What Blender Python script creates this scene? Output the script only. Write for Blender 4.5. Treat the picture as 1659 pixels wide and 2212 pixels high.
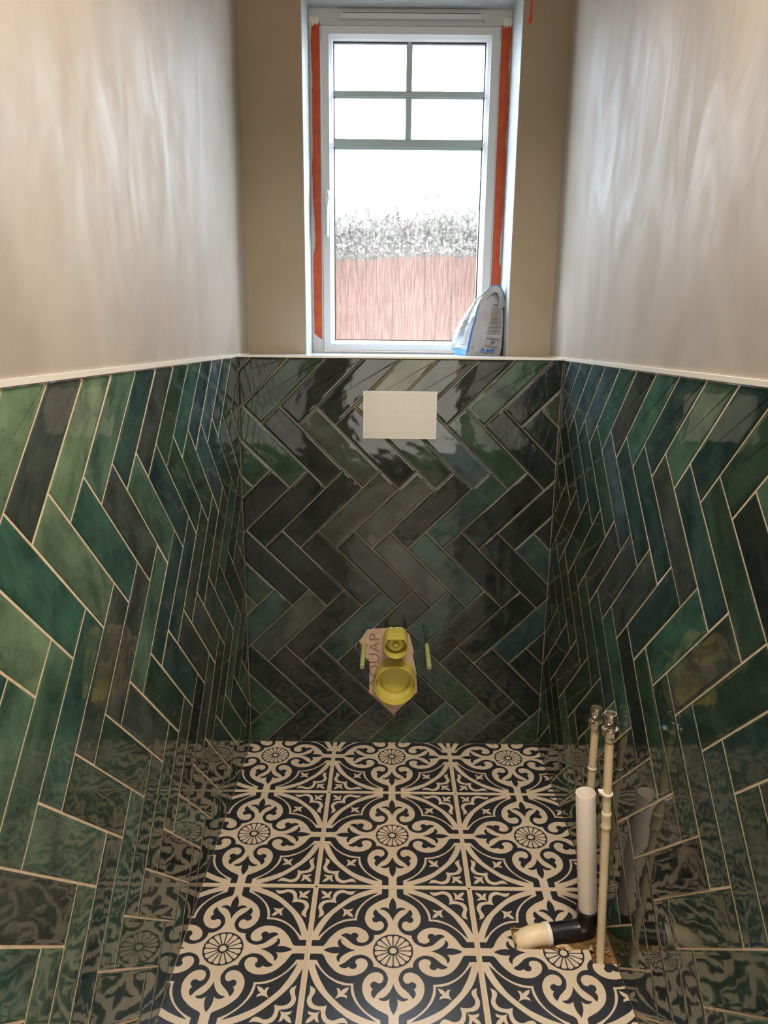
import bpy, bmesh, math, random
from mathutils import Matrix, Vector
from mathutils.geometry import tessellate_polygon

S = bpy.context.scene
C = S.collection
for o in list(bpy.data.objects):
    bpy.data.objects.remove(o)
random.seed(7)

# ------------------------------------------------------------------ camera, world, lights
cd = bpy.data.cameras.new('camera')
cam = bpy.data.objects.new('camera', cd)
C.objects.link(cam)
S.camera = cam
cd.sensor_fit = 'HORIZONTAL'
cd.sensor_width = 36.0
cd.lens = 1542.16 / 1659 * 36.0
cd.clip_start = 0.02
PITCH, YAW, ROLL = 0.23994, -0.00404, 0.01032
fwd = Vector((math.sin(YAW)*math.cos(PITCH), math.cos(YAW)*math.cos(PITCH), -math.sin(PITCH)))
right = Vector((math.cos(YAW), -math.sin(YAW), 0))
up = right.cross(fwd)
r2 = right*math.cos(ROLL) + up*math.sin(ROLL)
u2 = -right*math.sin(ROLL) + up*math.cos(ROLL)
cam.matrix_world = Matrix(((r2.x, u2.x, -fwd.x, -0.022), (r2.y, u2.y, -fwd.y, -1.8969), (r2.z, u2.z, -fwd.z, 1.1689), (0, 0, 0, 1)))

S.view_settings.view_transform = 'Standard'
S.view_settings.look = 'None'
S.view_settings.gamma = 1
S.view_settings.use_curve_mapping = False
S.view_settings.exposure = 0.55

world = bpy.data.worlds.new('sky')
S.world = world
world.use_nodes = True
bg = world.node_tree.nodes['Background']
bg.inputs['Color'].default_value = (0.74, 0.87, 1.0, 1)
bg.inputs['Strength'].default_value = 17.0


def area(name, loc, rot, sx, sy, power, col, portal=False):
    ld = bpy.data.lights.new(name, 'AREA')
    ld.shape = 'RECTANGLE'
    ld.size, ld.size_y = sx, sy
    ld.energy = power
    ld.color = col
    ob = bpy.data.objects.new(name, ld)
    ob.location = loc
    ob.rotation_euler = rot
    C.objects.link(ob)
    if portal:
        ld.cycles.is_portal = True
    return ob


# opening of the window, so that the sky is sampled through it
area('sky_portal', (0.028, 0.47, 1.565), (math.radians(-90), 0, 0), 0.50, 0.90, 1, (1, 1, 1), True)
# ceiling lamp of the small room and an unseen fill light added at the end of the hall
area('ceiling_lamp', (0.20, -1.25, 2.37), (0, 0, 0), 0.50, 0.40, 14.5, (1.0, 0.89, 0.74)).data.spread = math.radians(130)
area('hall_fill', (0.15, -4.3, 1.15), (math.radians(90), 0, 0), 0.95, 1.9, 17.0, (1.0, 0.93, 0.84))

# ------------------------------------------------------------------ materials


def srgb(r, g, b):
    f = lambda c: (c/255/12.92) if c/255 <= 0.04045 else ((c/255+0.055)/1.055)**2.4
    return (f(r), f(g), f(b), 1)


def mat(name, col, rough=0.5, metal=0.0, spec=0.5):
    m = bpy.data.materials.new(name)
    m.use_nodes = True
    b = m.node_tree.nodes['Principled BSDF']
    b.inputs['Base Color'].default_value = col
    b.inputs['Roughness'].default_value = rough
    b.inputs['Metallic'].default_value = metal
    b.inputs['Specular IOR Level'].default_value = spec
    return m


def N(m, t, **kw):
    n = m.node_tree.nodes.new(t)
    for k, v in kw.items():
        if hasattr(n, k):
            setattr(n, k, v)
    return n


def bsdf(m):
    return m.node_tree.nodes['Principled BSDF']


def L_(m, a, ao, b, bi):
    m.node_tree.links.new(a.outputs[ao], b.inputs[bi])


def noise(m, scale, detail=3, rough=0.55, sc=(1, 1, 1), coord='Object', dist=0.0, rnd=False):
    tc = N(m, 'ShaderNodeTexCoord')
    mp = N(m, 'ShaderNodeMapping')
    mp.inputs['Scale'].default_value = sc
    L_(m, tc, coord, mp, 'Vector')
    n = N(m, 'ShaderNodeTexNoise')
    n.noise_dimensions = '4D' if rnd else '3D'
    n.inputs['Scale'].default_value = scale
    n.inputs['Detail'].default_value = detail
    n.inputs['Roughness'].default_value = rough
    n.inputs['Distortion'].default_value = dist
    L_(m, mp, 'Vector', n, 'Vector')
    if rnd:
        oi = N(m, 'ShaderNodeObjectInfo')
        mu = N(m, 'ShaderNodeMath', operation='MULTIPLY')
        mu.inputs[1].default_value = 40
        L_(m, oi, 'Random', mu, 0)
        L_(m, mu, 0, n, 'W')
    return n


def ramp(m, src, stops):
    r = N(m, 'ShaderNodeValToRGB')
    e = r.color_ramp.elements
    e[0].position, e[0].color = stops[0]
    e[1].position, e[1].color = stops[1]
    for p, c in stops[2:]:
        q = e.new(p)
        q.color = c
    L_(m, src, 'Fac', r, 'Fac')
    return r


def bump(m, src, strength, dist=0.002, out='Fac', prev=None):
    b = N(m, 'ShaderNodeBump')
    b.inputs['Strength'].default_value = strength
    b.inputs['Distance'].default_value = dist
    L_(m, src, out, b, 'Height')
    if prev:
        L_(m, prev, 'Normal', b, 'Normal')
    L_(m, b, 'Normal', bsdf(m), 'Normal')
    return b


def noisy(name, c0, c1, scale, rough=0.5, bmp=0.0, spec=0.5, sc=(1, 1, 1), lo=0.35, hi=0.65, bscale=None, metal=0.0, detail=4):
    m = mat(name, c0, rough, metal, spec)
    n = noise(m, scale, detail, sc=sc)
    r = ramp(m, n, [(lo, c0), (hi, c1)])
    L_(m, r, 'Color', bsdf(m), 'Base Color')
    if bmp:
        n2 = noise(m, bscale or scale, 5, sc=sc)
        bump(m, n2, bmp)
    return m


# plaster: smooth gypsum skim with cloudy trowel marks
M = {}


def plaster(name, a, b, rough=0.5):
    m = mat(name, a, rough, spec=0.32)
    n = noise(m, 3.2, 6, 0.62, sc=(1, 1.6, 0.7), dist=0.8)
    r = ramp(m, n, [(0.36, a), (0.66, b)])
    L_(m, r, 'Color', bsdf(m), 'Base Color')
    n2 = noise(m, 4.0, 6, 0.62, sc=(1, 1.9, 0.8), dist=1.8)
    n2.inputs['Vector'].links[0].from_node.inputs['Rotation'].default_value = (0.45, 0, 0)
    b1 = bump(m, n2, 0.08, 0.004)
    r2_ = ramp(m, n2, [(0.35, (0.50, 0.50, 0.50, 1)), (0.65, (0.66, 0.66, 0.66, 1))])
    L_(m, r2_, 'Color', bsdf(m), 'Roughness')
    return m


M['plaster'] = plaster('skim_plaster', srgb(166, 154, 139), srgb(184, 172, 157))
M['plaster_back'] = plaster('skim_plaster_back', srgb(160, 146, 125), srgb(168, 154, 133))
M['reveal'] = noisy('reveal_plaster', srgb(160, 162, 158), srgb(176, 177, 174), 30, 0.6, 0.3, bscale=90)
M['trim'] = mat('trim_white', srgb(232, 226, 214), 0.3)
M['sill'] = mat('sill_glaze', srgb(200, 206, 214), 0.22)
M['grout'] = noisy('cream_grout', srgb(238, 214, 180), srgb(220, 192, 154), 60, 0.85, 0.2)
M['grout_shaded'] = noisy('shaded_grout', srgb(158, 142, 122), srgb(112, 100, 86), 7, 0.85, 0.2)  # grout with the back wall's shade put into its colour
M['floor_grout'] = noisy('floor_grout', srgb(214, 192, 160), srgb(200, 178, 146), 60, 0.8, 0.2)
M['upvc'] = mat('white_upvc', srgb(204, 206, 206), 0.3)
M['bar'] = mat('shaded_upvc_bar', srgb(168, 188, 186), 0.4)  # white uPVC, its shade put into a grey-green base colour
M['gasket'] = mat('black_gasket', srgb(40, 42, 44), 0.6)
M['white'] = mat('white_plastic', srgb(208, 202, 192), 0.16)
M['yellow'] = mat('yellow_plastic', srgb(206, 192, 92), 0.32)
M['sleeve'] = noisy('pale_green_sleeve', srgb(188, 190, 128), srgb(170, 172, 104), 60, 0.4)
M['board'] = noisy('backing_board', srgb(214, 184, 160), srgb(194, 162, 138), 60, 0.85, 0.3, sc=(6, 1, 1))
M['ink'] = mat('grey_board_ink', srgb(150, 122, 104), 0.8)
M['hole'] = mat('dark_gap', srgb(24, 22, 22), 0.9)
M['chrome'] = noisy('nickel_plate', srgb(222, 212, 196), srgb(198, 184, 162), 50, 0.34, metal=1.0)
M['copper_in'] = mat('bore', srgb(96, 70, 44), 0.4, 0.8)
M['pipe_cream'] = noisy('cream_pipe', srgb(243, 224, 186), srgb(234, 211, 170), 18, 0.42)
M['pipe_white'] = noisy('white_waste_pipe', srgb(244, 232, 220), srgb(238, 224, 210), 14, 0.32)
M['pipe_black'] = noisy('black_waste_fitting', srgb(22, 22, 26), srgb(40, 40, 42), 40, 0.3, 0.15)
M['debris'] = noisy('broken_subfloor', srgb(150, 112, 66), srgb(92, 64, 38), 45, 0.9, 0.8)
M['crumb'] = noisy('adhesive_crumb', srgb(214, 186, 146), srgb(180, 140, 92), 80, 0.9, 0.5)
M['paper'] = noisy('bag_paper', srgb(166, 168, 170), srgb(154, 156, 158), 30, 0.5, 0.25)
M['blue'] = mat('blue_print', srgb(30, 98, 182), 0.45)
M['blue2'] = mat('blue_base_print', srgb(90, 150, 226), 0.5)
M['print'] = mat('grey_print_and_shade', srgb(96, 92, 88), 0.6)
M['dark_print'] = mat('dark_print', srgb(50, 50, 52), 0.6)
M['panel_tint'] = mat('text_panel', srgb(176, 173, 168), 0.6)
M['hall_wall'] = mat('hall_wall', srgb(170, 156, 138), 0.6)
M['hall_floor'] = noisy('hall_floor', srgb(180, 146, 106), srgb(152, 118, 82), 12, 0.4, sc=(8, 1, 1))
M['ceiling'] = mat('ceiling_white', srgb(226, 220, 210), 0.7)
M['fence'] = noisy('fence_wood', srgb(80, 47, 29), srgb(73, 42, 26), 14, 0.8, 0.3, sc=(6, 6, 0.7))
M['stone'] = mat('yard_ground', srgb(150, 140, 130), 0.9)
M['masonry'] = mat('masonry', srgb(170, 160, 150), 0.9)
M['leaf'] = noisy('leaf', srgb(60, 54, 38), srgb(68, 52, 46), 9, 0.6)
M['twig'] = mat('twig', srgb(96, 76, 60), 0.8)

# orange tape: flat film with slight creases
m = noisy('orange_tape', srgb(205, 84, 24), srgb(186, 66, 18), 26, 0.45, 0.15)
M['tape'] = m
m = mat('red_tape', srgb(214, 84, 52), 0.35)
M['tape2'] = m

# floor print colours, with dust specks on the dark glaze
m = mat('floor_cream', srgb(226, 203, 174), 0.24)
n = noise(m, 9, 4)
r = ramp(m, n, [(0.3, srgb(220, 201, 178)), (0.7, srgb(209, 190, 166))])
L_(m, r, 'Color', bsdf(m), 'Base Color')
M['fcream'] = m
m = mat('floor_black', srgb(48, 50, 54), 0.24)
n = noise(m, 150, 2)
r = ramp(m, n, [(0.74, srgb(46, 48, 53)), (0.80, srgb(120, 116, 110))])
L_(m, r, 'Color', bsdf(m), 'Base Color')
M['fblack'] = m

# wall tile: cloudy green glaze, colour of each tile from the object colour
m = mat('green_glaze', (0.1, 0.2, 0.15, 1), 0.05, spec=0.45)
oi = N(m, 'ShaderNodeObjectInfo')
n1 = noise(m, 13, 4, 0.62, sc=(0.8, 1.3, 1), rnd=True, dist=0.5)
r1 = ramp(m, n1, [(0.34, (0.42, 0.44, 0.46, 1)), (0.64, (1.15, 1.12, 1.08, 1))])
mx = N(m, 'ShaderNodeMix', data_type='RGBA', blend_type='MULTIPLY')
mx.inputs[0].default_value = 1.0
m.node_tree.links.new(oi.outputs['Color'], mx.inputs[6])
m.node_tree.links.new(r1.outputs['Color'], mx.inputs[7])
n2 = noise(m, 120, 3, 0.7, rnd=True)
r2m = ramp(m, n2, [(0.30, (0.55, 0.56, 0.56, 1)), (0.42, (1, 1, 1, 1))])
mx2 = N(m, 'ShaderNodeMix', data_type='RGBA', blend_type='MULTIPLY')
mx2.inputs[0].default_value = 0.6
m.node_tree.links.new(mx.outputs[2], mx2.inputs[6])
m.node_tree.links.new(r2m.outputs['Color'], mx2.inputs[7])
m.node_tree.links.new(mx2.outputs[2], bsdf(m).inputs['Base Color'])
n3 = noise(m, 16, 1.5, 0.45, rnd=True, sc=(1, 1.4, 1))
bump(m, n3, 0.6, 0.0014)
M['tile'] = m

# obscured glass: clear with vertical hammered streaks that scatter the sky
m = bpy.data.materials.new('obscured_glass')
m.use_nodes = True
nt = m.node_tree
nt.nodes.remove(nt.nodes['Principled BSDF'])
out = nt.nodes['Material Output']
tr = N(m, 'ShaderNodeBsdfTransparent')
tr.inputs['Color'].default_value = (0.93, 0.96, 0.97, 1)
tl = N(m, 'ShaderNodeBsdfTranslucent')
tl.inputs['Color'].default_value = (0.92, 0.93, 0.96, 1)
n = noise(m, 26, 5, 0.7, sc=(15, 1, 0.7))
r = ramp(m, n, [(0.40, (0.004, 0.004, 0.004, 1)), (0.72, (0.017, 0.017, 0.017, 1))])
ms = N(m, 'ShaderNodeMixShader')
L_(m, r, 'Color', ms, 'Fac')
rt = ramp(m, n, [(0.36, (0.74, 0.75, 0.76, 1)), (0.60, (0.96, 0.98, 0.99, 1))])
L_(m, rt, 'Color', tr, 'Color')
nt.links.new(tr.outputs[0], ms.inputs[1])
nt.links.new(tl.outputs[0], ms.inputs[2])
gl = N(m, 'ShaderNodeBsdfGlossy')
gl.inputs['Roughness'].default_value = 0.2
ms2 = N(m, 'ShaderNodeMixShader')
ms2.inputs['Fac'].default_value = 0.04
nt.links.new(ms.outputs[0], ms2.inputs[1])
nt.links.new(gl.outputs[0], ms2.inputs[2])
nt.links.new(ms2.outputs[0], out.inputs['Surface'])
M['glass'] = m

# ------------------------------------------------------------------ helpers


def link(name, me, parent=None):
    o = bpy.data.objects.new(name, me)
    C.objects.link(o)
    if parent:
        o.parent = parent
    return o


def bm_obj(name, bm, mats, parent=None, smooth=False, bevel=0.0, seg=2):
    if bevel:
        bmesh.ops.bevel(bm, geom=[e for e in bm.edges if len(e.link_faces) == 2 and e.calc_face_angle(0) > 0.6], offset=bevel, segments=seg, affect='EDGES', profile=0.5)
    bmesh.ops.recalc_face_normals(bm, faces=bm.faces)
    me = bpy.data.meshes.new(name)
    bm.to_mesh(me)
    bm.free()
    for mm in (mats if isinstance(mats, (list, tuple)) else [mats]):
        me.materials.append(mm)
    if smooth:
        for p in me.polygons:
            p.use_smooth = True
        try:
            me.set_sharp_from_angle(angle=math.radians(38))
        except Exception:
            pass
    return link(name, me, parent)


def add_box(bm, x0, x1, y0, y1, z0, z1, mi=0):
    v = [bm.verts.new(p) for p in ((x0, y0, z0), (x1, y0, z0), (x1, y1, z0), (x0, y1, z0), (x0, y0, z1), (x1, y0, z1), (x1, y1, z1), (x0, y1, z1))]
    for q in ((0, 3, 2, 1), (4, 5, 6, 7), (0, 1, 5, 4), (1, 2, 6, 5), (2, 3, 7, 6), (3, 0, 4, 7)):
        f = bm.faces.new([v[i] for i in q])
        f.material_index = mi


def box(name, x0, x1, y0, y1, z0, z1, m, parent=None, bevel=0.0):
    bm = bmesh.new()
    add_box(bm, x0, x1, y0, y1, z0, z1)
    return bm_obj(name, bm, m, parent, bevel=bevel)


def frame_from(d):
    d = d.normalized()
    a = Vector((0, 0, 1)) if abs(d.z) < 0.9 else Vector((1, 0, 0))
    x = a.cross(d).normalized()
    return x, d.cross(x)


def add_tube(bm, pts, radii, seg=24, caps=True, closed=False):
    """swept round tube along points with a radius for each"""
    pts = [Vector(p) for p in pts]
    n = len(pts)
    if not isinstance(radii, (list, tuple)):
        radii = [radii]*n
    rings = []
    px = None
    for i, p in enumerate(pts):
        if i == 0:
            d = pts[1]-pts[0]
        elif i == n-1:
            d = pts[-1]-pts[-2]
        else:
            d = (pts[i+1]-p).normalized()+(p-pts[i-1]).normalized()
        if d.length < 1e-9:
            d = pts[i]-pts[i-1] if i else pts[1]-pts[0]
        d.normalize()
        if px is None:
            x, y = frame_from(d)
        else:
            x = (px - d*px.dot(d)).normalized()
            y = d.cross(x)
        px = x
        rings.append([bm.verts.new(p + (x*math.cos(2*math.pi*k/seg) + y*math.sin(2*math.pi*k/seg))*radii[i]) for k in range(seg)])
    for a, b in zip(rings, rings[1:]):
        for k in range(seg):
            bm.faces.new((a[k], a[(k+1) % seg], b[(k+1) % seg], b[k]))
    if caps:
        bm.faces.new(rings[0][::-1])
        bm.faces.new(rings[-1])
    return rings


def lathe(bm, origin, axis, prof, seg=32, clip=None):
    """revolve (r, h) profile around an axis through origin; clip = function (x, y) -> (x, y) on the section"""
    o = Vector(origin)
    d = Vector(axis).normalized()
    if abs(d.z) > 0.9:
        x, y = frame_from(d)
    else:
        y = Vector((0, 0, 1))
        y = (y - d*y.dot(d)).normalized()
        x = y.cross(d)
    rings = []
    for r, h in prof:
        ring = []
        for k in range(seg):
            a = 2*math.pi*(k+0.5)/seg
            cx, cy = r*math.cos(a), r*math.sin(a)
            if clip:
                cx, cy = clip(cx, cy, r)
            ring.append(bm.verts.new(o + d*h + x*cx + y*cy))
        rings.append(ring)
    for a, b in zip(rings, rings[1:]):
        for k in range(seg):
            bm.faces.new((a[k], a[(k+1) % seg], b[(k+1) % seg], b[k]))
    bm.faces.new(rings[0][::-1])
    bm.faces.new(rings[-1])


def thing(o, label, cat, group=None):
    o['label'] = label
    o['category'] = cat
    if group:
        o['group'] = group
    return o


def empty(name, loc):
    o = bpy.data.objects.new(name, None)
    o.location = loc
    o.empty_display_size = 0.05
    C.objects.link(o)
    bpy.context.view_layer.update()
    return o


def keep(o, parent):
    """parent keeping world coordinates of the mesh (parents carry a location only)"""
    o.parent = parent
    o.matrix_parent_inverse = Matrix.Translation(-Vector(parent.location))
    return o


def struct(o):
    o['kind'] = 'structure'
    return o


def smooth_path(pts, n=3):
    """Catmull-Rom through points; a third value of 1 marks a sharp corner (open path)"""
    out = []
    N_ = len(pts)
    P = [Vector((p[0], p[1])) for p in pts]
    cor = [len(p) > 2 for p in pts]
    cor[0] = cor[-1] = True
    for i in range(N_-1):
        p1, p2 = P[i], P[i+1]
        p0 = P[i-1] if not cor[i] else p1*2-p2 if i == 0 else p1 + (p1-p2)*0.5
        p3 = P[i+2] if not cor[i+1] and i+2 < N_ else p2 + (p2-p1)*0.5
        for k in range(n):
            t = k/n
            out.append(0.5*((2*p1) + (p2-p0)*t + (2*p0-5*p1+4*p2-p3)*t*t + (3*p1-p0-3*p2+p3)*t**3))
    out.append(P[-1])
    return out


def text_mesh(body, size=1.0, shear=0.0, bold=0.0):
    cu = bpy.data.curves.new('lettering', 'FONT')
    cu.body = body
    cu.size = size
    cu.shear = shear
    cu.offset = bold
    cu.resolution_u = 3
    ob = bpy.data.objects.new('lettering', cu)
    C.objects.link(ob)
    bpy.context.view_layer.update()
    dg = bpy.context.evaluated_depsgraph_get()
    me = bpy.data.meshes.new_from_object(ob.evaluated_get(dg))
    vs = [v.co.copy() for v in me.vertices]
    fs = [tuple(p.vertices) for p in me.polygons]
    bpy.data.objects.remove(ob)
    bpy.data.meshes.remove(me)
    return vs, fs


# ------------------------------------------------------------------ room dimensions
WL, WR = -0.4167, 0.4312           # tiled faces of the side walls
ZT = 1.1155                        # top of the tiles
LED = 0.166                        # upper back wall stands this far behind the tiled boxing
ZS = 1.1200                        # top of ledge and sill
YW = 0.345                         # window plane
RX0, RX1, RZ1 = -0.256, 0.3118, 2.052
YR = -2.35                         # wall behind the camera
ZC = 2.40
YH = -4.6

# ------------------------------------------------------------------ shell
floor = struct(box('floor', WL-0.1, WR+0.1, YR, 0.02, -0.06, -0.013, M['debris']))
struct(box('floor_hall', -0.9, 1.1, YH, YR, -0.06, -0.004, M['hall_floor']))
struct(box('ceiling', WL-0.1, WR+0.1, YR-0.1, LED+0.3, ZC, ZC+0.06, M['ceiling']))
struct(box('ceiling_hall', -0.9, 1.1, YH, YR-0.1, ZC, ZC+0.06, M['ceiling']))


def side_wall(name, x_face, sgn):
    # plaster body; a thin backing carries the grout behind the tiles
    bm = bmesh.new()
    x0, x1 = sorted((x_face - sgn*0.001, x_face - sgn*0.11))
    ny, nz = 26, 16
    add_box(bm, x0, x1, YR, LED+0.2, ZT, ZC)
    x0b, x1b = sorted((x_face - sgn*0.012, x_face - sgn*0.11))
    add_box(bm, x0b, x1b, YR, 0.012, -0.05, ZT)
    w = struct(bm_obj(name, bm, M['plaster']))
    xa, xb = sorted((x_face - sgn*0.0009, x_face - sgn*0.012))
    box('tile_grout', xa, xb, YR, 0.0, -0.013, ZT, M['grout'], w)
    return w


wall_left = side_wall('wall_left', WL, 1)
wall_right = side_wall('wall_right', WR, -1)

# upper back wall with the window opening, reveals, and the lower boxing
bm = bmesh.new()
Y2 = YW+0.10
add_box(bm, WL-0.1, RX0, LED, Y2, ZS-0.02, ZC, 0)
add_box(bm, RX1, WR+0.1, LED, Y2, ZS-0.02, ZC, 0)
add_box(bm, RX0, RX1, LED, Y2, RZ1, ZC, 0)
wall_back = struct(bm_obj('wall_back', bm, M['plaster_back']))
# plastered linings of the reveal
bm = bmesh.new()
add_box(bm, RX0, RX0+0.0025, LED-0.001, YW, ZS, RZ1)
add_box(bm, RX1-0.0025, RX1, LED-0.001, YW, ZS, RZ1)
add_box(bm, RX0, RX1, LED-0.001, YW, RZ1-0.003, RZ1)
bm_obj('reveal_lining', bm, M['reveal'], wall_back)
bm = bmesh.new()
add_box(bm, WL-0.1, WR+0.1, 0.0075, LED+0.2, -0.05, ZT-0.004)
add_box(bm, WL, WR, LED, Y2, ZT-0.02, ZT-0.003)
bm_obj('boxing_core', bm, M['masonry'], wall_back)

# board behind the tiles, seen in the cut-out around the pipes (y of the grout face)
HOLES = [
    [(-0.0954, 0.3234), (-0.0730, 0.3592), (0.0139, 0.3674), (0.0406, 0.3507), (0.0785, 0.3080), (0.0551, 0.2823), (-0.0650, 0.2600), (-0.0900, 0.2876)],
    [(-0.0668, 0.2700), (0.0551, 0.2900), (0.0667, 0.2390), (0.0722, 0.1657), (0.0057, 0.0916), (-0.0668, 0.1653)],
]
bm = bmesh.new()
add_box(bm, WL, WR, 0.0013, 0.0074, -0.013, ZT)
bm_obj('tile_grout', bm, M['grout_shaded'], wall_back)
bm = bmesh.new()
hp = [(-0.0954, 0.3234), (-0.0730, 0.3592), (0.0139, 0.3674), (0.0406, 0.3507), (0.0785, 0.3080), (0.0551, 0.2823), (0.0667, 0.2390), (0.0722, 0.1657), (0.0057, 0.0916), (-0.0668, 0.1653), (-0.0668, 0.2600), (-0.0900, 0.2876)]
bf = bm.faces.new([bm.verts.new((x*1.03, 0.0009, 0.23+(z-0.23)*1.03)) for x, z in hp])
ex = bmesh.ops.extrude_face_region(bm, geom=[bf])
for v in ex['geom']:
    if isinstance(v, bmesh.types.BMVert):
        v.co.y = 0.004
board = bm_obj('backing_board', bm, M['board'], wall_back)
vs, fs = text_mesh('AQUAP', 0.042)
bm = bmesh.new()
bv = [bm.verts.new((-0.0385-v.y, 0.0004, 0.176+v.x*1.22)) for v in vs]
for f in fs:
    bm.faces.new([bv[i] for i in f])
bm_obj('board_lettering', bm, M['ink'], wall_back)

# ------------------------------------------------------------------ herringbone wall tiles
PER = 0.3415
LT = PER/math.sqrt(2)
GAP = 0.0025
R2 = 1/math.sqrt(2)
PAL = {
    'a': srgb(112, 134, 106),   # sage
    'b': srgb(86, 114, 94),     # green
    'c': srgb(66, 100, 88),    # teal
    'd': srgb(54, 77, 73),      # deep teal
    'e': srgb(72, 80, 74),      # charcoal
    'f': srgb(58, 80, 66),      # dark green
    'g': srgb(72, 91, 94),     # blue grey, also paints the bluish sheen at the side walls' top rear
    'h': srgb(104, 114, 76),    # olive
    'i': srgb(42, 51, 48),      # near black
}


def clip_half(poly, nx, ny, d):
    """keep the part of a polygon where nx*x + ny*y <= d"""
    out = []
    for i in range(len(poly)):
        p, q = poly[i], poly[(i+1) % len(poly)]
        a, b = nx*p[0]+ny*p[1]-d, nx*q[0]+ny*q[1]-d
        if a <= 0:
            out.append(p)
        if (a < 0 < b) or (b < 0 < a):
            t = a/(a-b)
            out.append((p[0]+(q[0]-p[0])*t, p[1]+(q[1]-p[1])*t))
    return out


def parea(p):
    return 0.5*sum(p[i][0]*p[(i+1) % len(p)][1]-p[(i+1) % len(p)][0]*p[i][1] for i in range(len(p)))


def tile_mesh(outline, name='wall_tile'):
    """glazed tile from an outline (counter-clockwise): sides, rolled edge, face"""
    n = len(outline)
    P = [Vector(p) for p in outline]
    offs = []
    for i in range(n):
        e1 = (P[i]-P[i-1]).normalized()
        e2 = (P[(i+1) % n]-P[i]).normalized()
        n1, n2_ = Vector((-e1.y, e1.x)), Vector((-e2.y, e2.x))
        b = n1+n2_
        k = b.length_squared
        offs.append(b*(2/k) if k > 0.15 else n1)
    verts, faces = [], []
    for ins, z in ((0, -0.009), (0, -0.0012), (0.0006, -0.00055), (0.0024, -0.00018), (0.0060, 0.0)):
        for i in range(n):
            q = P[i]+offs[i]*ins
            verts.append((q.x, q.y, z))
    for r_ in range(4):
        for i in range(n):
            j = (i+1) % n
            faces.append((r_*n+i, r_*n+j, (r_+1)*n+j, (r_+1)*n+i))
    faces.append(tuple(range(4*n, 5*n)))
    me = bpy.data.meshes.new(name)
    me.from_pydata(verts, [], faces)
    me.materials.append(M['tile'])
    return me


def subtract(outline, holes):
    """cut convex holes out of a polygon; returns outlines"""
    cur = [outline]
    for h in holes:
        h = h if parea(h) > 0 else h[::-1]
        nxt = []
        for poly in cur:
            rest = poly
            pieces = []
            for i in range(len(h)):
                p, q = h[i], h[(i+1) % len(h)]
                nx, ny = (q[1]-p[1]), -(q[0]-p[0])
                d = nx*p[0]+ny*p[1]
                o_ = clip_half(rest, -nx, -ny, -d)
                if len(o_) > 2 and abs(parea(o_)) > 1e-6:
                    pieces.append(o_)
                rest = clip_half(rest, nx, ny, d)
                if len(rest) < 3:
                    break
            if len(rest) < 3 or abs(parea(rest)) < 1e-6:
                nxt.append(poly)
            else:
                nxt.extend(pieces)
        cur = nxt
    return cur


def merge(pieces):
    """join touching outlines again; returns a list of outlines"""
    bm = bmesh.new()
    for p in pieces:
        try:
            bm.faces.new([bm.verts.new((x, y, 0)) for x, y in p])
        except ValueError:
            pass
    bmesh.ops.remove_doubles(bm, verts=bm.verts, dist=1e-4)
    # put T-junction vertices onto the edges they touch
    for v in list(bm.verts):
        for e in list(bm.edges):
            if v in e.verts:
                continue
            a, b = e.verts[0].co, e.verts[1].co
            t = (v.co-a).dot(b-a)/max((b-a).length_squared, 1e-12)
            if 0.001 < t < 0.999 and (a+(b-a)*t-v.co).length < 1e-4:
                _, nv = bmesh.utils.edge_split(e, e.verts[0], t)
                nv.co = v.co
                break
    bmesh.ops.remove_doubles(bm, verts=bm.verts, dist=1e-4)
    bmesh.ops.dissolve_limit(bm, angle_limit=0.02, verts=bm.verts, edges=bm.edges)
    out_ = []
    for f in bm.faces:
        f.normal_update()
        p = [(v.co.x, v.co.y) for v in f.verts]
        out_.append(p if parea(p) > 0 else p[::-1])
    bm.free()
    return out_


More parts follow.
